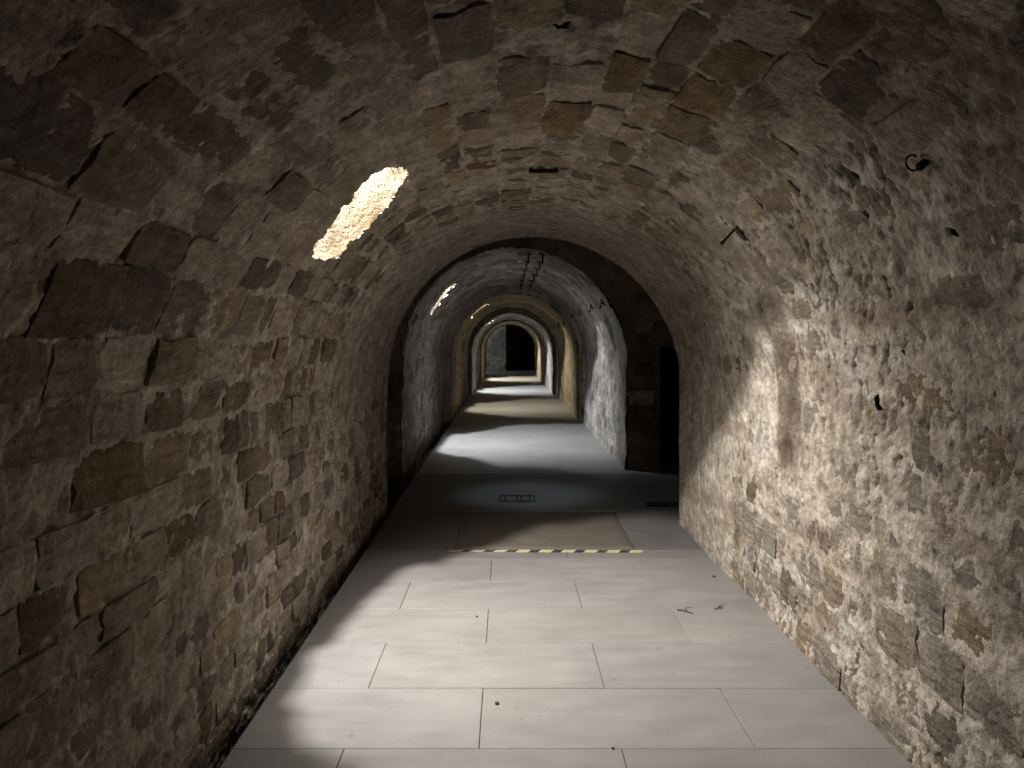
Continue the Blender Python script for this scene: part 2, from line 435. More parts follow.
STONE_COLS = np.array([(0.185, 0.14, 0.10), (0.225, 0.17, 0.118), (0.15, 0.12, 0.095), (0.255, 0.19, 0.12), (0.205, 0.165, 0.13), (0.17, 0.13, 0.085), (0.28, 0.225, 0.165), (0.235, 0.185, 0.14)])
def stone_color(r):
    c = STONE_COLS[r.integers(len(STONE_COLS))] * r.uniform(0.8, 1.4)
    if r.random() < 0.35: c = np.array((0.35, 0.295, 0.235)) * r.uniform(0.8, 1.25)
    c = (c * 0.85 + 0.15 * c.mean()) * 1.3
    q = r.random()
    if q < 0.012: c = np.array((0.19, 0.105, 0.075)) * r.uniform(0.8, 1.2)
    elif q < 0.06: c = np.array((0.27, 0.195, 0.115)) * r.uniform(0.8, 1.1)
    return c

def project_area(p, w, h, n):
    d = p[1]
    if d < 0.5: return 0
    view = np.array([0 - p[0], 0 - p[1], EYE - p[2]]); view /= np.linalg.norm(view)
    px = CX + p[0] / d * F; py = CY - (p[2] - EYE) / d * F
    if px < -60 or px > 1084 or py < -60 or py > 828: return 0
    return w * h * abs(view @ n) * (F / d) ** 2

def place_stones(items, parents, limit, plural_label):
    """items: dict parent index -> list of (matrix 4x4 np, unit index, colour, pixel area)"""
    for pi, lst in items.items():
        lst.sort(key=lambda t: -t[3])
        for mtx, ui, c, a in lst[:limit]:
            o = bpy.data.objects.new('stone', UNIT_ME[ui]); COL.objects.link(o)
            o.parent = parents[pi]; o.matrix_world = Matrix(mtx.tolist()); o.color = (*c, 1)
        rest = [t for t in lst[limit:]]
        if rest:
            V = []; Q = []; CC = []; n = 0
            for mtx, ui, c, a in rest:
                v, q = UNITS[ui]; w = v @ mtx[:3, :3].T + mtx[:3, 3]
                V.append(w); Q.append(q + n); n += len(v); CC.append(np.tile(c, (len(v), 1)))
            o = link('small_stones', np_mesh('small_stones', np.concatenate(V), np.concatenate(Q), True, np.concatenate(CC)), M['stone_joined'], parents[pi])
            o['kind'] = 'stuff'

def stones_for(sec, courses, offfun, pfun, splits, polys, seed, ymin, limit, parents, holes=(), margin=0.0015, und=None):
    r = np.random.default_rng(seed); items = {k: [] for k in range(len(parents))}
    rec = []
    for ci, (s0, s1, ys) in enumerate(courses):
        for si in range(len(ys) - 1):
            y0, y1 = ys[si], ys[si + 1]
            if y1 < ymin or y0 > sec.y1 - 0.03: continue
            y1 = min(y1, sec.y1 - 0.02); y0 = max(y0, sec.y0 + 0.015)
            if y1 - y0 < 0.05: continue
            rec.append((ci, si, s0, s1, y0, y1))
    u = np.linspace(0.18, 0.82, 6)
    U, W = np.meshgrid(u, u, indexing='ij')
    R = np.array(rec)
    gs = R[:, 2, None] + (R[:, 3] - R[:, 2])[:, None] * U.ravel(); gy = R[:, 4, None] + (R[:, 5] - R[:, 4])[:, None] * W.ravel()
    p = pfun(gs.ravel(), gy.ravel())
    p = (p[0] if isinstance(p, tuple) else p).reshape(gs.shape)
    off = offfun(R[:, 0].astype(np.int64), R[:, 1].astype(np.int64))
    if und is not None: off = off + und((R[:, 2] + R[:, 3]) / 2, (R[:, 4] + R[:, 5]) / 2)
    arc = (R[:, 2] > sec.s_left - 0.05) & (R[:, 3] < sec.s_right + 0.05)
    off = off + np.where(arc, 0.75 * (R[:, 3] - R[:, 2]) ** 2 / (8 * sec.a), 0)
    show = (off[:, None] - p > margin).mean(axis=1)
    for k, (ci, si, s0, s1, y0, y1) in enumerate(rec):
        colr = stone_color(r); ui = int(r.integers(len(UNITS))); rot = r.normal(0, 0.02)
        if show[k] < 0.05: continue
        if sec is S1 and s0 > S1.s_right - 0.9: colr = colr * min(1.0, 0.27 / colr.max()) * 0.85        # browner bed of stone bared on the right
        sm, ym = (s0 + s1) / 2, (y0 + y1) / 2
        A = np.array([s0, sm, s1, s0, s1, s0, sm, s1, sm]); B = np.array([y0, y0, y0, ym, ym, y1, y1, y1, ym])
        bad = False
        for poly in polys:
            if in_poly(poly, A, B).any() or any((s0 - .05 < q[0] < s1 + .03) and (y0 - .03 < q[1] < y1 + .03) for q in poly): bad = True
        for hs, hy, hr, hd in holes:
            if s0 - hr * .6 < hs < s1 + hr * .6 and y0 - hr * .6 < hy < y1 + hr * .6: bad = True
        if bad: continue
        px, py, pz = sec.at(sm, ym, off[k]); nx, nzv = sec.normal(sm)
        n = np.array([float(nx), 0, float(nzv)]); yd = np.array([0, 1.0, 0]); sd = np.cross(n, yd)
        w, h = (y1 - y0) - 0.012, (s1 - s0) - 0.012
        ax = yd * math.cos(rot) + sd * math.sin(rot); ay = np.cross(n, ax)
        m = np.eye(4); m[:3, 0] = ax * w; m[:3, 1] = ay * h; m[:3, 2] = n; m[:3, 3] = (float(px), float(py), float(pz))
        a = project_area(m[:3, 3], w, h, n) * (0.2 + show[k])
        pi = next(i for i, (lo, hi) in enumerate(splits) if lo <= sm < hi)
        items[pi].append((m, ui, colr, a))
    place_stones(items, parents, limit, '')
    return items

sL = min((c[1] for c in C1), key=lambda v: abs(v - (S1.s_left + 0.45))); sR = min((c[0] for c in C1), key=lambda v: abs(v - (S1.s_right - 0.45)))
ss1 = np.unique(np.concatenate([np.arange(0, S1.L, 0.009), [sL, sR, S1.L]]))
ys1 = y_samples(S1.y0, S1.y1, 1.05, 0.009, 0.004, 0.05)
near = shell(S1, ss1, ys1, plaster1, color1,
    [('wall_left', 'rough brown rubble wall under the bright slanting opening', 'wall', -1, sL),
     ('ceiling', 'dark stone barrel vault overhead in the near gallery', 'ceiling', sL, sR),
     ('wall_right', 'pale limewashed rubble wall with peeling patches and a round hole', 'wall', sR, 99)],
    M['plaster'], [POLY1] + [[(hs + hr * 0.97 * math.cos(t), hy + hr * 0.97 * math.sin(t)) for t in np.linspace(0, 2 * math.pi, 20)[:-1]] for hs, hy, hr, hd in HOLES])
# dark sockets behind the round holes
for hs, hy, hr, hd in HOLES:
    nx, nzv = S1.normal(hs); p0 = float(plaster1(np.array([hs]), np.array([hy]))[0][0]); V = []; Q = []
    for rr, dp in ((1.25, 0.004), (1.15, -0.02), (1.1, -hd), (0.0, -hd)):
        for t in np.linspace(0, 2 * math.pi, 17)[:-1]:
            x, y, z = S1.at(hs + rr * hr * math.cos(t), hy + rr * hr * math.sin(t), p0 + dp); V.append((float(x), float(y), float(z)))
    for a in range(3):
        for b in range(16): c = (b + 1) % 16; Q.append((a * 16 + b, a * 16 + c, a * 16 + 16 + c, a * 16 + 16 + b))
    link('socket_hole', np_mesh('socket_hole', np.array(V), np.array(Q), True), M['gutter'], near[0] if hs < sL else near[1] if hs < sR else near[2])
stones_for(S1, C1, stone_off1, plaster1, [(-1, sL), (sL, sR), (sR, 99)], [POLY1], 21, 0.9, 300, near, HOLES, 0.001, undul1)

# ------------------------------------------------------------------ sections 2 - 5
def make_far(sec, seed, kind, polys, names, res, stones, limit=0):
    hf = lambda s, r: r.uniform(0.13, 0.2)
    lf = lambda s, y, h, r: r.uniform(0.18, 0.4)
    C = layout(sec, sec.y0 - 0.1, sec.y1 + 0.3, seed, hf, lf)
    def offf(ci, si): return (_hash(ci, si, seed + 1) + _hash(ci, si, seed + 2) - 1.0) * 0.03
    def pf(s, y):
        d, ci, si = edge_field(C, s + 0.012 * fbm(s, y, 6, 2, seed + 3), y + 0.014 * fbm(s, y, 6, 2, seed + 4))
        right = sstep(sec.s_mid - 0.2, sec.s_mid + 0.7, s)
        p = 0.004 + 0.010 * right + (0.016 * np.exp(-(d / 0.022) ** 2) - 0.004) * (1 - 0.5 * right)
        return p + 0.016 * fbm(s, y, 2.2, 3, seed + 5) + 0.010 * fbm(s, y, 8, 3, seed + 6, 0.6)
    def cf(s, y, p):
        n1 = fbm(s, y, 1.5, 4, seed + 7); n2 = fbm(s, y, 6, 3, seed + 8)
        c = lerp(kind[0], kind[1], sstep(-0.7, 0.7, n1 + 0.6 * n2))
        dk = sstep(0.45, 0.8, fbm(s, y * 0.6, 5, 3, seed + 9))
        return np.clip(c * (1 - 0.45 * dk)[:, None], 0.02, 0.8)
    a, b = sec.s_left + 0.45, sec.s_right - 0.45
    ss = np.unique(np.concatenate([np.arange(0, sec.L, res), [sec.L]])); ys = np.unique(np.concatenate([np.arange(sec.y0, sec.y1, res * 1.2), [sec.y1]]))
    objs = shell(sec, ss, ys, pf, cf, [(n, l, c, lo, hi) for (n, l, c), (lo, hi) in zip(names, ((-1, a), (a, b), (b, 99)))], M['plaster_far'], polys)
    if stones: stones_for(sec, C, offf, pf, [(-1, a), (a, b), (b, 99)], polys, seed + 10, sec.y0, limit, objs, (), 0.002)
    return objs
def moved_poly(sec, dy, ds=0.0):
    q = []
    for (sv, yv) in POLY1:
        frac = (sv - S1.s_left) / (S1.s_right - S1.s_left)
        q.append((sec.s_left + frac * (sec.s_right - sec.s_left) + ds, yv + dy))
    return q
DY = [0.0, 7.4, 13.3, 19.3, 26.0]
POLYS = [POLY1, moved_poly(S2, DY[1], -0.2), moved_poly(S3, DY[2], 0.12), moved_poly(S4, DY[3]), moved_poly(S5, DY[4])]
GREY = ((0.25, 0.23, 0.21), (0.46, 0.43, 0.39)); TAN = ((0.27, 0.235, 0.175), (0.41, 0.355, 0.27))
make_far(S2, 500, GREY, [POLYS[1]], [('wall_left', 'grey rubble wall of the second gallery beyond the cross passage, left side', 'wall'),
    ('ceiling', 'grey stone vault of the second gallery with two rows of iron hooks', 'ceiling'),
    ('wall_right', 'whitish wall of the second gallery catching cool light, right side', 'wall')], 0.022, True, 220)
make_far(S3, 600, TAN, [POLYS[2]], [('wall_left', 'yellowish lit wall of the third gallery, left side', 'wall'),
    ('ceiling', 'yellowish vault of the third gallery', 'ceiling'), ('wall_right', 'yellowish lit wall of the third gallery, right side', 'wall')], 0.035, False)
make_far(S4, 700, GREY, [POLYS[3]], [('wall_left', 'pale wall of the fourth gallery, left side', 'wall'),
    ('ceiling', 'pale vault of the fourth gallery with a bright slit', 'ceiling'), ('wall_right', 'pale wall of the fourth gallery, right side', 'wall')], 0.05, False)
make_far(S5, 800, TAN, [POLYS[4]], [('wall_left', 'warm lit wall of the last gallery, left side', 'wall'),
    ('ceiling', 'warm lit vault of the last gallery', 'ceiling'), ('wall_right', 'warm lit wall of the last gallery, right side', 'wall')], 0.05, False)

# ------------------------------------------------------------------ flat cross walls with an arch cut out
def inside_arch(sec, x, z):
    return np.where(z < sec.zs, np.abs(x - sec.c) < sec.a, ((x - sec.c) / sec.a) ** 2 + ((z - sec.zs) / sec.b) ** 2 < 1)
def cross_wall(name, label, y, x0, x1, z0, z1, res, seed, cut, face, kind, skew=None, outer=None, stones=None, mat='plaster_far'):
    """vertical wall across the tunnel; face = -1 looks towards the camera, +1 away"""
    xs = np.linspace(x0, x1, int((x1 - x0) / res) + 1); zs = np.linspace(z0, z1, int((z1 - z0) / res) + 1)
    X, Z = np.meshgrid(xs, zs, indexing='ij'); x = X.ravel(); z = Z.ravel()
    def off(x, z): return 0.018 * fbm(x, z, 2.4, 3, seed) + 0.011 * fbm(x, z, 9, 3, seed + 1, 0.6)
    n1 = fbm(x, z, 2, 4, seed + 2)
    c = lerp(kind[0], kind[1], sstep(-0.7, 0.7, n1))
    yy = np.full_like(x, y) + face * off(x, z)
    if skew: yy = yy - skew[0] * (x - skew[1])
    V = np.stack([x, yy, z], 1); nx, nz_ = X.shape
    I = np.arange(nx - 1)[:, None] * nz_ + np.arange(nz_ - 1)[None, :]
    Q = np.stack([I, I + 1, I + nz_ + 1, I + nz_], -1) if face > 0 else np.stack([I, I + nz_, I + nz_ + 1, I + 1], -1)
    xc = (xs[:-1] + xs[1:]) / 2; zc = (zs[:-1] + zs[1:]) / 2; A, B = np.meshgrid(xc, zc, indexing='ij')
    keep = ~cut(A, B)
    v, q, cc = compact(V, Q[keep], c)
    o = link(name, np_mesh(name, v, q, True, cc), M[mat]); tag(o, label, 'wall', kind='structure')
    if stones:
        r = np.random.default_rng(seed + 5); lst = []; zz = z0
        while zz < z1 - 0.05:
            h = r.uniform(0.13, 0.2); xx = x0 - r.uniform(0, 0.2)
            while xx < x1:
                w = r.uniform(0.2, 0.4); xm, zm = xx + w / 2, zz + h / 2
                a = np.array([xx, xx + w, xx, xx + w, xm]); b = np.array([zz, zz, zz + h, zz + h, zm])
                if not cut(a, b).any() and xx > x0 and xx + w < x1:
                    so = r.normal(0.004, 0.012)
                    if so > off(np.array([xm]), np.array([zm]))[0] - 0.004:
                        m = np.eye(4); m[:3, 0] = (w - 0.014, 0, 0); m[:3, 1] = (0, 0, h - 0.014); m[:3, 2] = (0, face, 0)
                        m[:3, 0] *= -face
                        m[:3, 3] = (xm, y + face * (so + 0.006), zm)
                        ar = project_area(m[:3, 3], w, h, np.array([0, face, 0.0]))
                        lst.append((m, int(r.integers(len(UNITS))), stone_color(r), ar))
                xx += w
            zz += h
        place_stones({0: lst}, [o], 300, '')
    return o
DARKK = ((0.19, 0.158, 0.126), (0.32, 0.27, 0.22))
DOOR_X0, DOOR_X1, DOOR_Z = 1.80, 2.55, 1.44
def cutB(x, z): return inside_arch(S2, x, z) | ((x > DOOR_X0) & (x < DOOR_X1) & (z < DOOR_Z)) | ((x < S2.c) & (z < S2.zs) & (x > S2.xl))
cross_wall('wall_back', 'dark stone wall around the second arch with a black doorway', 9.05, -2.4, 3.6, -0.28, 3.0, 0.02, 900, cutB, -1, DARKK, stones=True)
def cutA(x, z): return inside_arch(S1, x, z)
cross_wall('wall_front', 'back face of the near gallery arch inside the cross passage', 6.83, -2.4, 3.6, -0.28, 3.0, 0.04, 910, cutA, 1, DARKK, skew=(0.31, S1.c))
def cutC(x, z): return inside_arch(S3, x, z)
cross_wall('wall_3', 'stone ring where the second gallery narrows into the third', 15.0, -1.5, 1.7, -0.28, 2.9, 0.025, 920, cutC, -1, GREY)
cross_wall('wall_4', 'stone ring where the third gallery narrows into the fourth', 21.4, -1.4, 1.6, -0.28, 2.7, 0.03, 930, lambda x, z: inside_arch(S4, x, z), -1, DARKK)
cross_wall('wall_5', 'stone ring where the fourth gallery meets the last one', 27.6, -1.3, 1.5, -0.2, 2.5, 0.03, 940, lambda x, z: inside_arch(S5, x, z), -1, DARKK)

# cross passage: side walls and flat vault with a round light shaft
OC = (0.22, 7.62, 0.23)
def flat_grid(name, label, cat, org, eu, ev, lu, lv, res, seed, kind, amp=1.0, cut=None, mat='plaster_far'):
    us = np.linspace(0, lu, int(lu / res) + 1); vs = np.linspace(0, lv, int(lv / res) + 1)
    U, W = np.meshgrid(us, vs, indexing='ij'); u = U.ravel(); v = W.ravel()
    eu, ev, org = map(np.array, (eu, ev, org)); n = np.cross(eu, ev)
    off = amp * (0.02 * fbm(u, v, 2.4, 3, seed) + 0.011 * fbm(u, v, 9, 3, seed + 1, 0.6))
    V = org + u[:, None] * eu + v[:, None] * ev + off[:, None] * n
    c = lerp(kind[0], kind[1], sstep(-0.7, 0.7, fbm(u, v, 2, 4, seed + 2)))
    nv = len(vs); I = np.arange(len(us) - 1)[:, None] * nv + np.arange(nv - 1)[None, :]
    Q = np.stack([I, I + nv, I + nv + 1, I + 1], -1).reshape(-1, 4)
    if cut is not None:
        ctr = V[Q].mean(axis=1); Q = Q[~cut(ctr)]
    v_, q_, c_ = compact(V, Q, c)
    o = link(name, np_mesh(name, v_, q_, True, c_), M[mat]); tag(o, label, cat, kind='structure'); return o
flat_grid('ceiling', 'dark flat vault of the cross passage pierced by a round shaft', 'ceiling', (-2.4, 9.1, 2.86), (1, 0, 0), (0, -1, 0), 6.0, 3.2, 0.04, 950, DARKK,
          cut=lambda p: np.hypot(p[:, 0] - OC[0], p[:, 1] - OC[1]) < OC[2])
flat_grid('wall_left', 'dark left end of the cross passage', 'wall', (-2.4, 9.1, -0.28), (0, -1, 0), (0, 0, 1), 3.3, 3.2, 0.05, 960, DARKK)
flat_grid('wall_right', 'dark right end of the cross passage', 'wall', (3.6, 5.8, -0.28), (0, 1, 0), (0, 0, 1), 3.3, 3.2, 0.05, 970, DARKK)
def lathe_tube(name, label, cx, cy, prof, seg, mat, kind='structure', cat='shaft'):
    V = []; Q = []
    for k, (r_, z) in enumerate(prof):
        for a in range(seg):
            t = a * 2 * math.pi / seg; V.append((cx + r_ * math.cos(t), cy + r_ * math.sin(t), z))
    for k in range(len(prof) - 1):
        for a in range(seg):
            b = (a + 1) % seg; Q.append((k * seg + a, k * seg + b, (k + 1) * seg + b, (k + 1) * seg + a))
    o = link(name, np_mesh(name, np.array(V), np.array(Q), True), mat); tag(o, label, cat, kind=kind); return o
lathe_tube('light_shaft', 'round light shaft through the vault of the cross passage', OC[0], OC[1], [(0.27, 2.80), (0.255, 2.9), (0.25, 3.3), (0.25, 4.45), (0.0, 4.45)], 28, M['gutter'])
ld = bpy.data.lights.new('shaft_daylight', 'AREA'); ld.shape = 'DISK'; ld.size = 0.26; ld.energy = 19; ld.color = (0.72, 0.86, 1.0)
lo = bpy.data.objects.new('shaft_daylight', ld); COL.objects.link(lo); lo.location = (OC[0], OC[1], 4.4)
# doorway passage behind the back wall
bm = bmesh.new()
x0, x1, zt, ya, yb = DOOR_X0, DOOR_X1, DOOR_Z, 9.04, 11.5
P = [[(x0, y, -0.02), (x0, y, zt), (x1, y, zt), (x1, y, -0.02)] for y in (ya, yb)]
vv = [[bm.verts.new(p) for p in row] for row in P]
for a in range(3): bm.faces.new((vv[0][a], vv[0][a + 1], vv[1][a + 1], vv[1][a]))
bm.faces.new(vv[1])
o = link('door_1', bm_mesh('doorway', bm), M['gutter']); tag(o, 'black low doorway in the cross passage right of the second arch', 'doorway', kind='structure')

# end chamber
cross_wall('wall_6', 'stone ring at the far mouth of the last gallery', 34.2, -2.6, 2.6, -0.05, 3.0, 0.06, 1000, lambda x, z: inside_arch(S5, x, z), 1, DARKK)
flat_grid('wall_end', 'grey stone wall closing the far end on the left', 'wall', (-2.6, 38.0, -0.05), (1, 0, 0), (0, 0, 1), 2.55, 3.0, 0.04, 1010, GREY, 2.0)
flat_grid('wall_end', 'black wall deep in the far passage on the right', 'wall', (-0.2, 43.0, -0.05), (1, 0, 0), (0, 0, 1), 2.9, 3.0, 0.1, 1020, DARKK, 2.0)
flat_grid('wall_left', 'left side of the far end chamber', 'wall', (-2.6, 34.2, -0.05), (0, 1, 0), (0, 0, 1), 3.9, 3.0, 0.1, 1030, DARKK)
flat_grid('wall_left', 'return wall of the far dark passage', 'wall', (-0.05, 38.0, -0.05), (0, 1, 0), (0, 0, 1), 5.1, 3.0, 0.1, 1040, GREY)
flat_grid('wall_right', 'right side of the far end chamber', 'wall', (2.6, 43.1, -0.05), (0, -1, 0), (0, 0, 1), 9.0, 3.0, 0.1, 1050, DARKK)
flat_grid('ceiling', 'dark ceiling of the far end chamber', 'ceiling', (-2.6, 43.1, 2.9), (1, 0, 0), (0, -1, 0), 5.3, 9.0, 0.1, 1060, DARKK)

# ------------------------------------------------------------------ splayed light wells with their lamps
WELL_COLS = [(1.0, 0.95, 0.885), (0.90, 0.945, 1.0), (1.0, 0.90, 0.70), (0.90, 0.95, 1.0), (1.0, 0.91, 0.75)]
WELL_LABELS = ['large jagged splayed opening glowing cream in the left of the near vault', 'bright slit of the splayed opening in the second gallery vault',
               'small bright opening in the third gallery vault', 'white sliver of an opening in the fourth gallery vault', 'tiny bright opening in the last gallery vault']
P1 = np.array([-0.875, 3.55, 2.42])
def light_well(k, sec, poly, power):
    q = resample(poly, 72, 0.004, 40 + k); ctr = q.mean(axis=0)
    q = ctr + (q - ctr) * 1.03
    x, y, z = sec.at(q[:, 0], q[:, 1], (plaster1(q[:, 0], q[:, 1])[0] - 0.022) if k == 0 else -0.012); base = np.stack([x, y, z], 1)
    pm = np.mean(np.array(poly), axis=0); cx, cy, cz = sec.at(pm[0], pm[1], 0.0); cx1, cy1, cz1 = S1.at(PC[0], PC[1], 0.0)
    lamp = np.array([cx, cy, cz], float) + (P1 - np.array([cx1, cy1, cz1], float)) * (sec.a / S1.a)
    r = np.random.default_rng(70 + k)
    n = len(q); ang = np.arange(n) * 2 * math.pi / n
    bc = base.mean(axis=0); tip = lamp + np.array([0, 0, 0.03])
    cq = ctr + (q - ctr) * 1.05; x, y, z = sec.at(cq[:, 0], cq[:, 1], (plaster1(cq[:, 0], cq[:, 1])[0] - 0.006) if k == 0 else -0.006)
    rings = [np.stack([x, y, z], 1)]
    T = [0, 0.05, 0.12, 0.2, 0.3, 0.42, 0.56, 0.72, 0.86, 1.0]
    ax = bc - lamp; ax = ax / np.linalg.norm(ax); tip = lamp - ax * 0.03
    e1 = np.cross(ax, (0, 0, 1.0)); e1 /= np.linalg.norm(e1); e2 = np.cross(ax, e1)
    dirs = base - lamp; dirs /= (dirs @ ax)[:, None]; az = np.arctan2(dirs @ e2, dirs @ e1)
    top = tip + 0.05 * (np.cos(az)[:, None] * e1 + np.sin(az)[:, None] * e2)
    for t in T:
        ring = base * (1 - t) + top * t
        if 0 < t < 1:
            out = ring - (bc * (1 - t) + tip * t)
            ring = ring + out * (0.06 * np.abs(fbm(np.cos(az) * 2 + 5 * k, np.sin(az) * 2 + t * 3.0, 2.0, 3, 60 + k))[:, None])
        rings.append(ring)
    rings.append(top - ax * 0.10)
    rings.append(np.tile(tip - ax * 0.11, (n, 1)))
    V = np.concatenate(rings); Q = []
    for a in range(len(rings) - 1):
        for b in range(n):
            c = (b + 1) % n; Q.append((a * n + b, a * n + c, (a + 1) * n + c, (a + 1) * n + b))
    o = link('light_well', np_mesh('light_well', V, np.array(Q), False), M['splay']); tag(o, WELL_LABELS[k], 'light well', kind='structure')
    l = bpy.data.lights.new('well_light', 'SPOT'); l.energy = power; l.spot_size = math.radians(145); l.spot_blend = 1.0; l.color = WELL_COLS[k]; l.shadow_soft_size = 0.017
    lo = bpy.data.objects.new('well_light', l); COL.objects.link(lo); lo.location = lamp.tolist(); lo.rotation_euler = Vector((0.3, 0.45, -0.84)).to_track_quat('-Z', 'Y').to_euler()
    # the softer glow of the same well: daylight spread by its pale throat
    g = bpy.data.lights.new('well_glow', 'AREA'); g.shape = 'DISK'; g.size = 0.15; g.energy = power * (0.040, 0.014, 0.004, 0.004, 0.004)[k]; g.color = WELL_COLS[k]
    go = bpy.data.objects.new('well_glow', g); COL.objects.link(go); go.location = (lamp * 0.66 + bc * 0.34).tolist()
    go.rotation_euler = Vector((bc - lamp).tolist()).to_track_quat('-Z', 'Y').to_euler()
for k, (sec, pw) in enumerate(((S1, 1.0), (S2, 1.05), (S3, 0.6), (S4, 1.2), (S5, 1.2))):
    light_well(k, sec, POLYS[k], LAMP_POWER * pw)

# ------------------------------------------------------------------ floor
FLOOR_X0 = -1.03
def plane_obj(name, label, cat, x0, x1, y0, y1, z, mat, kind='structure', parent=None, thick=0.25):
    bm = bmesh.new(); box_bm(bm, ((x0 + x1) / 2, (y0 + y1) / 2, z - thick / 2), (x1 - x0, y1 - y0, thick))
    o = link(name, bm_mesh(name, bm), mat, parent)
    if label: tag(o, label, cat, kind=kind)
    return o
floor = plane_obj('floor', 'bed under the pale stone paving of the near gallery', 'floor', FLOOR_X0 + 0.004, 1.62, -2.6, 6.9, -0.012, M['bed'])
floor2 = plane_obj('floor', 'smooth pale floor running on through the far galleries', 'floor', FLOOR_X0, 3.6, 6.9, 44.0, 0.0, M['floor'])
plane_obj('gutter', 'dark sunken gutter along the foot of the left wall', 'gutter', -2.4, FLOOR_X0 + 0.002, -2.6, 44.0, -0.255, M['gutter'], thick=0.1)
plane_obj('floor', 'floor edge of the far end chamber', 'floor', -2.6, FLOOR_X0, 21.4, 44.0, -0.001, M['floor'])
SLAB_ME = {}
def slab(x0, x1, y0, y1, z=0.0, tone=1.0, parent=floor, name='slab', gap=0.0013):
    w, l = round(x1 - x0 - 2 * gap, 4), round(y1 - y0 - 2 * gap, 4)
    key = (w, l)
    if key not in SLAB_ME:
        bm = bmesh.new(); box_bm(bm, (0, 0, -0.02), (w, l, 0.04), 0.0025)
        SLAB_ME[key] = bm_mesh('slab', bm); SLAB_ME[key].materials.append(M['slab'])
    o = bpy.data.objects.new(name, SLAB_ME[key]); COL.objects.link(o); o.parent = parent
    o.location = ((x0 + x1) / 2, (y0 + y1) / 2, z)
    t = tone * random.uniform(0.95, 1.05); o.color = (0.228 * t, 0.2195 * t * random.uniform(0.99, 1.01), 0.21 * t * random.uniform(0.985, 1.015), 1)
    return o
row = 0; y0 = 2.88 - 0.5 * 10
while y0 < 5.3:
    odd = (round((y0 - 2.88) / 0.5)) % 2
    j = -0.105 if not odd else -0.61
    xs = [FLOOR_X0] + [v for v in (j - 1.04, j, j + 1.04, j + 2.08) if FLOOR_X0 + 0.06 < v < 1.42] + [1.56]
    for a, b in zip(xs[:-1], xs[1:]):
        slab(a, b, y0, y0 + 0.5, random.uniform(-0.0012, 0.0012), 0.86 if y0 < 2.8 else 1.0)
    y0 += 0.5
HX0, HX1, HY0, HY1 = -0.372, 0.955, 5.60, 6.86
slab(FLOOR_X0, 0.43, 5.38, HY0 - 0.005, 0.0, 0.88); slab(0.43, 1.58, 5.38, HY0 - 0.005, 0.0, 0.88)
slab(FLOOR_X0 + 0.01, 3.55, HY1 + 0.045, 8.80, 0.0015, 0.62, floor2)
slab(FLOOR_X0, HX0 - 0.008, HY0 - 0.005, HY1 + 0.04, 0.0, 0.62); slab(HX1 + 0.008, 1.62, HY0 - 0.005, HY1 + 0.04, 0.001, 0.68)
# hatch panel: thin board with a worn, slightly wavy edge
xs = np.linspace(HX0 + 0.006, HX1 - 0.006, 40); ys = np.linspace(HY0 + 0.012, HY1, 34)
X, Y = np.meshgrid(xs, ys, indexing='ij'); x, y = X.ravel(), Y.ravel()
e = np.minimum(np.minimum(x - xs[0], xs[-1] - x), np.minimum(y - ys[0], ys[-1] - y))
xx = x + np.where((x == xs[0]) | (x == xs[-1]), 0.006 * fbm(y, x, 9, 2, 3), 0); yy = y + np.where((y == ys[0]) | (y == ys[-1]), 0.008 * fbm(x, y, 7, 2, 4), 0)
z = 0.010 + 0.003 * fbm(x, y, 3, 2, 5) - 0.018 * (e < 1e-6)
ny = len(ys); I = np.arange(len(xs) - 1)[:, None] * ny + np.arange(ny - 1)[None, :]
hatch = link('hatch_cover', np_mesh('hatch_cover', np.stack([xx, yy, z], 1), np.stack([I, I + ny, I + ny + 1, I + 1], -1).reshape(-1, 4), True), floor_mat('hatch_board', (0.14, 0.123, 0.103)))
tag(hatch, 'large square floor hatch with ragged edges behind the striped tape', 'hatch')
# hazard tape
tape = empty('hazard_tape', (0.22, 5.568, 0)); tag(tape, 'yellow and black striped warning tape across the floor', 'tape')
per = 0.1632; c0 = (546.0 - CX) * 5.57 / F
def stripe(xc, w, mat, nm, worn=1.0):
    bm = bmesh.new(); hw = 0.03 * worn; sh = 0.028
    pts = [(xc - w / 2 - sh / 2, -hw), (xc + w / 2 - sh / 2, -hw), (xc + w / 2 + sh / 2, hw), (xc - w / 2 + sh / 2, hw)]
    tl = 5.568 + 0.012 * (0.3 - xc)
    lo_ = [bm.verts.new((px - 0.22, tl + py - 5.568, 0.0006)) for px, py in pts]; hi_ = [bm.verts.new((px - 0.22, tl + py - 5.568, 0.0032)) for px, py in pts]
    bm.faces.new(hi_); bm.faces.new(lo_[::-1])
    for a in range(4): bm.faces.new((lo_[a], lo_[(a + 1) % 4], hi_[(a + 1) % 4], hi_[a]))
    link(nm, bm_mesh(nm, bm), mat, tape)
for k in range(-4, 5):
    stripe(c0 + k * per, 0.092, M['yellow'], 'yellow_stripe', 1.0 if k > -2 else 0.6)
    if k < 4: stripe(c0 + (k + 0.5) * per, per - 0.092, M['black'], 'black_stripe', 1.0 if k > -2 else 0.7)
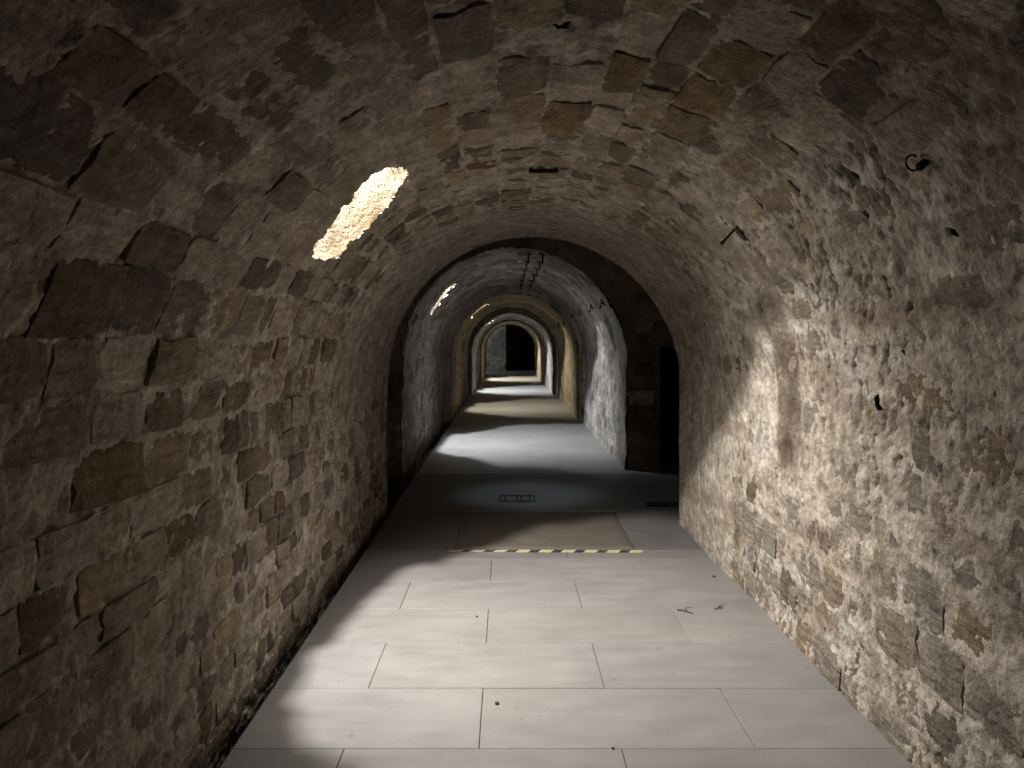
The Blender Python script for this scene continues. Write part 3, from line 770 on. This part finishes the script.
# drain grate in the pool of shaft light
g = empty('drain_grate', (0.10, 7.40, 0.0016)); tag(g, 'small iron drain grate in the dim round pool of light', 'grate')
bm = bmesh.new()
for cx_, cy_, dx, dy in ((0, -0.13, 0.34, 0.012), (0, 0.13, 0.34, 0.012), (-0.165, 0, 0.012, 0.26), (0.165, 0, 0.012, 0.26)): box_bm(bm, (cx_, cy_, 0.003), (dx, dy, 0.008))
link('frame', bm_mesh('frame', bm), M['iron'], g)
bar = None
for k in range(7):
    if bar is None:
        bm = bmesh.new(); box_bm(bm, (0, 0, 0.003), (0.014, 0.24, 0.007)); bar = bm_mesh('bar', bm); bar.materials.append(M['iron'])
    if k in (1, 2, 5) : continue
    o = bpy.data.objects.new('bar', bar); COL.objects.link(o); o.parent = g; o.location = (-0.12 + 0.04 * k, 0, 0)
bm = bmesh.new(); box_bm(bm, (0, 0, 0.012), (0.42, 0.11, 0.022), 0.004)
o = link('iron_channel', bm_mesh('iron_channel', bm), M['iron']); o.location = (1.50, 7.10, 0.0016); tag(o, 'black iron strip on the floor by the right arch foot', 'strip')

# ------------------------------------------------------------------ iron fittings
def at_surface(sec, px, py):
    sv, yv = sec.hit(px, py); x, y, z = sec.at(sv, yv, float(plaster1(np.array([sv]), np.array([yv]))[0][0])); nx, nzv = sec.normal(sv)
    return Vector((float(x), float(y), float(z))), Vector((float(nx), 0, float(nzv)))
# spike with back plate
p, n = at_surface(S1, 738, 225)
sp = empty('iron_spike', p); tag(sp, 'black iron spike jutting from the right side of the near vault', 'spike')
d = (n + Vector((-0.25, 0.1, -0.35))).normalized()
bm = bmesh.new(); tube_bm(bm, [-n * 0.05, d * 0.04, d * 0.115], 0.006, 8); tube_bm(bm, [d * 0.108, d * 0.122], 0.010, 8); link('rod', bm_mesh('rod', bm), M['iron'], sp)
bm = bmesh.new(); rot = n.to_track_quat('Z', 'Y').to_matrix()
box_bm(bm, Vector((0.022, 0, -0.028)) + n * 0.022, (0.035, 0.085, 0.014), 0.004, rot); link('plate', bm_mesh('plate', bm), M['gutter'], sp)
# open hook
p, n = at_surface(S1, 929, 161)
hk = empty('iron_hook', p); tag(hk, 'small open iron hook high on the right of the near vault', 'hook')
bm = bmesh.new(); pts = [-n * 0.05, n * 0.02]
e1 = Vector((-0.9, 0, 0.45)).normalized(); e2 = Vector((0.3, 0, 0.95)).normalized()
cc = n * 0.02 + e1 * 0.022
pts += [cc - e1 * 0.02 * math.cos(t) - e2 * 0.02 * math.sin(t) for t in np.linspace(0.1, 4.9, 12)]
tube_bm(bm, pts, 0.0032, 6); link('hook_wire', bm_mesh('hook_wire', bm), M['iron'], hk)
bm = bmesh.new(); tube_bm(bm, [-n * 0.04, n * 0.026], 0.012, 8); link('socket', bm_mesh('socket', bm), M['iron'], hk)
# staple on the crown
p, n = at_surface(S1, 544, 166)
st = empty('iron_staple', p); tag(st, 'flat black iron cramp set across the crown of the near vault', 'cramp')
bm = bmesh.new(); box_bm(bm, n * 0.024, (0.155, 0.022, 0.02), 0.004); link('bar', bm_mesh('bar', bm), M['iron'], st)
for sx in (-0.065, 0.065):
    bm = bmesh.new(); box_bm(bm, Vector((sx, 0, 0.02)), (0.018, 0.02, 0.07), 0.003); link('prong', bm_mesh('prong', bm), M['iron'], st)
# rows of brackets in the second and third gallery
def bracket_mesh(n, reach, drop):
    bm = bmesh.new(); w = Vector((0, 1, 0))
    tube_bm(bm, [-n * 0.06, n * reach], 0.013, 6)
    tube_bm(bm, [n * reach, n * reach + Vector((0, 0, -drop)), n * (reach + 0.02) + Vector((0, 0, -drop - 0.012))], 0.012, 6)
    a = bm_mesh('hook_arm', bm); a.materials.append(M['iron'])
    bm = bmesh.new(); rot = n.to_track_quat('Z', 'Y').to_matrix(); box_bm(bm, n * 0.02, (0.07, 0.09, 0.02), 0.004, rot)
    b = bm_mesh('wall_plate', bm); b.materials.append(M['iron'])
    return a, b
def sec_at(y): return S2 if y < 15 else S3
ORD = ['nearest', 'second', 'third', 'fourth', 'fifth', 'sixth', 'seventh', 'farthest']
def row_brackets(ysq, xfrac, lab, grp, reach, drop):
    cache = {}
    for i, yv in enumerate(ysq):
        sec = sec_at(yv)
        sv = sec.s_left + xfrac * (sec.s_right - sec.s_left)
        if sec not in cache:
            nx, nzv = sec.normal(sv); cache[sec] = bracket_mesh(Vector((float(nx), 0, float(nzv))), reach, drop)
        x, y, z = sec.at(sv, yv, 0.0)
        e_ = empty('iron_bracket', (float(x), float(y), float(z)))
        tag(e_, lab % (ORD[i] if i < len(ysq) - 1 else 'farthest'), 'bracket', grp)
        for nm, me in zip(('hook_arm', 'wall_plate'), cache[sec]):
            o = bpy.data.objects.new(nm, me); COL.objects.link(o); o.parent = e_
row_brackets([9.55, 10.75, 12.35, 13.9, 15.6, 17.1, 18.8, 20.2], 0.815, 'black iron bracket on the right of the far vault, %s of the row', 'iron brackets along the right of the second and third vaults', 0.045, 0.04)
row_brackets([9.45, 10.35, 11.4, 12.5, 13.7, 14.7], 0.542, 'black iron hook hanging from the second vault, %s of the left crown row', 'iron hooks in the left crown row', 0.03, 0.075)
row_brackets([9.2, 10.0, 11.0, 12.1, 13.3, 14.4], 0.583, 'black iron hook hanging from the second vault, %s of the right crown row', 'iron hooks in the right crown row', 0.03, 0.075)

# ------------------------------------------------------------------ debris on the floor
def floor_pt(px, py): 
    yv = F * EYE / (py - CY); return Vector(((px - CX) / F * yv, yv, 0))
for (pa, pb, lab, sag) in (((677, 610.5), (693, 614.5), 'dark dry twig lying on the right of the paving', 0.012), ((715, 609.5), (723, 609.0), 'short dark splinter beside the twig near the right wall', 0.005)):
    A, B = floor_pt(*pa), floor_pt(*pb); t = empty('twig', (A + B) / 2); tag(t, lab, 'twig'); O = (A + B) / 2
    bm = bmesh.new(); mid = (A + B) / 2 + Vector((0, sag, 0))
    up = Vector((0, 0, 0.006))
    tube_bm(bm, [A - O + up, (A + mid) / 2 - O + up, mid - O + up * 1.2, B - O + up], 0.0038, 6, 0.6); link('stem', bm_mesh('stem', bm), M['bark'], t)
    bm = bmesh.new(); tube_bm(bm, [mid - O + up, mid - O + Vector((0.02, 0.045, 0.007)), mid - O + Vector((0.05, 0.05, 0.006))], 0.003, 5, 0.5); link('side_shoot', bm_mesh('side_shoot', bm), M['bark'], t)
for i, (px, py, s_, lab) in enumerate(((497, 704, .010, 'small dark crumb of stone on the middle paving slab'), (714, 577, .011, 'tiny dark crumb of stone near the right wall'), (477, 617, .007, 'speck of grit on the brightest slab'), (613, 749, .007, 'dark grain at the joint of the nearest slabs'))):
    r = np.random.default_rng(300 + i); bm = bmesh.new(); bmesh.ops.create_icosphere(bm, subdivisions=2, radius=s_)
    for v in bm.verts: v.co *= 0.75 + 0.4 * r.random(); v.co.z *= 0.5
    zmin = min(v.co.z for v in bm.verts)
    for v in bm.verts: v.co.z -= zmin
    o = link('stone_crumb', bm_mesh('stone_crumb', bm), M['bark']); o.location = floor_pt(px, py); tag(o, lab, 'crumb', 'crumbs on the paving')

# unseen dim light added round the corner to brighten the far end wall
l = bpy.data.lights.new('end_fill', 'POINT'); l.energy = 18; l.color = (0.85, 0.95, 1.0); l.shadow_soft_size = 0.1
lo = bpy.data.objects.new('end_fill', l); COL.objects.link(lo); lo.location = (-1.9, 36.2, 1.9)

# small pale junction box on the right jamb at the far mouth
jx, jy, jz = S5.xr - 0.035, 33.7, 0.92
jb = empty('junction_box', (jx, jy, jz)); tag(jb, 'tiny white junction box on the far right jamb', 'box')
bm = bmesh.new(); box_bm(bm, (0, 0, 0), (0.07, 0.14, 0.2), 0.01); link('case', bm_mesh('case', bm), M['splay_white'], jb)
bm = bmesh.new(); tube_bm(bm, [(0.01, 0, 0.09), (0.012, 0, 0.5)], 0.012, 6); link('conduit', bm_mesh('conduit', bm), M['splay_white'], jb)
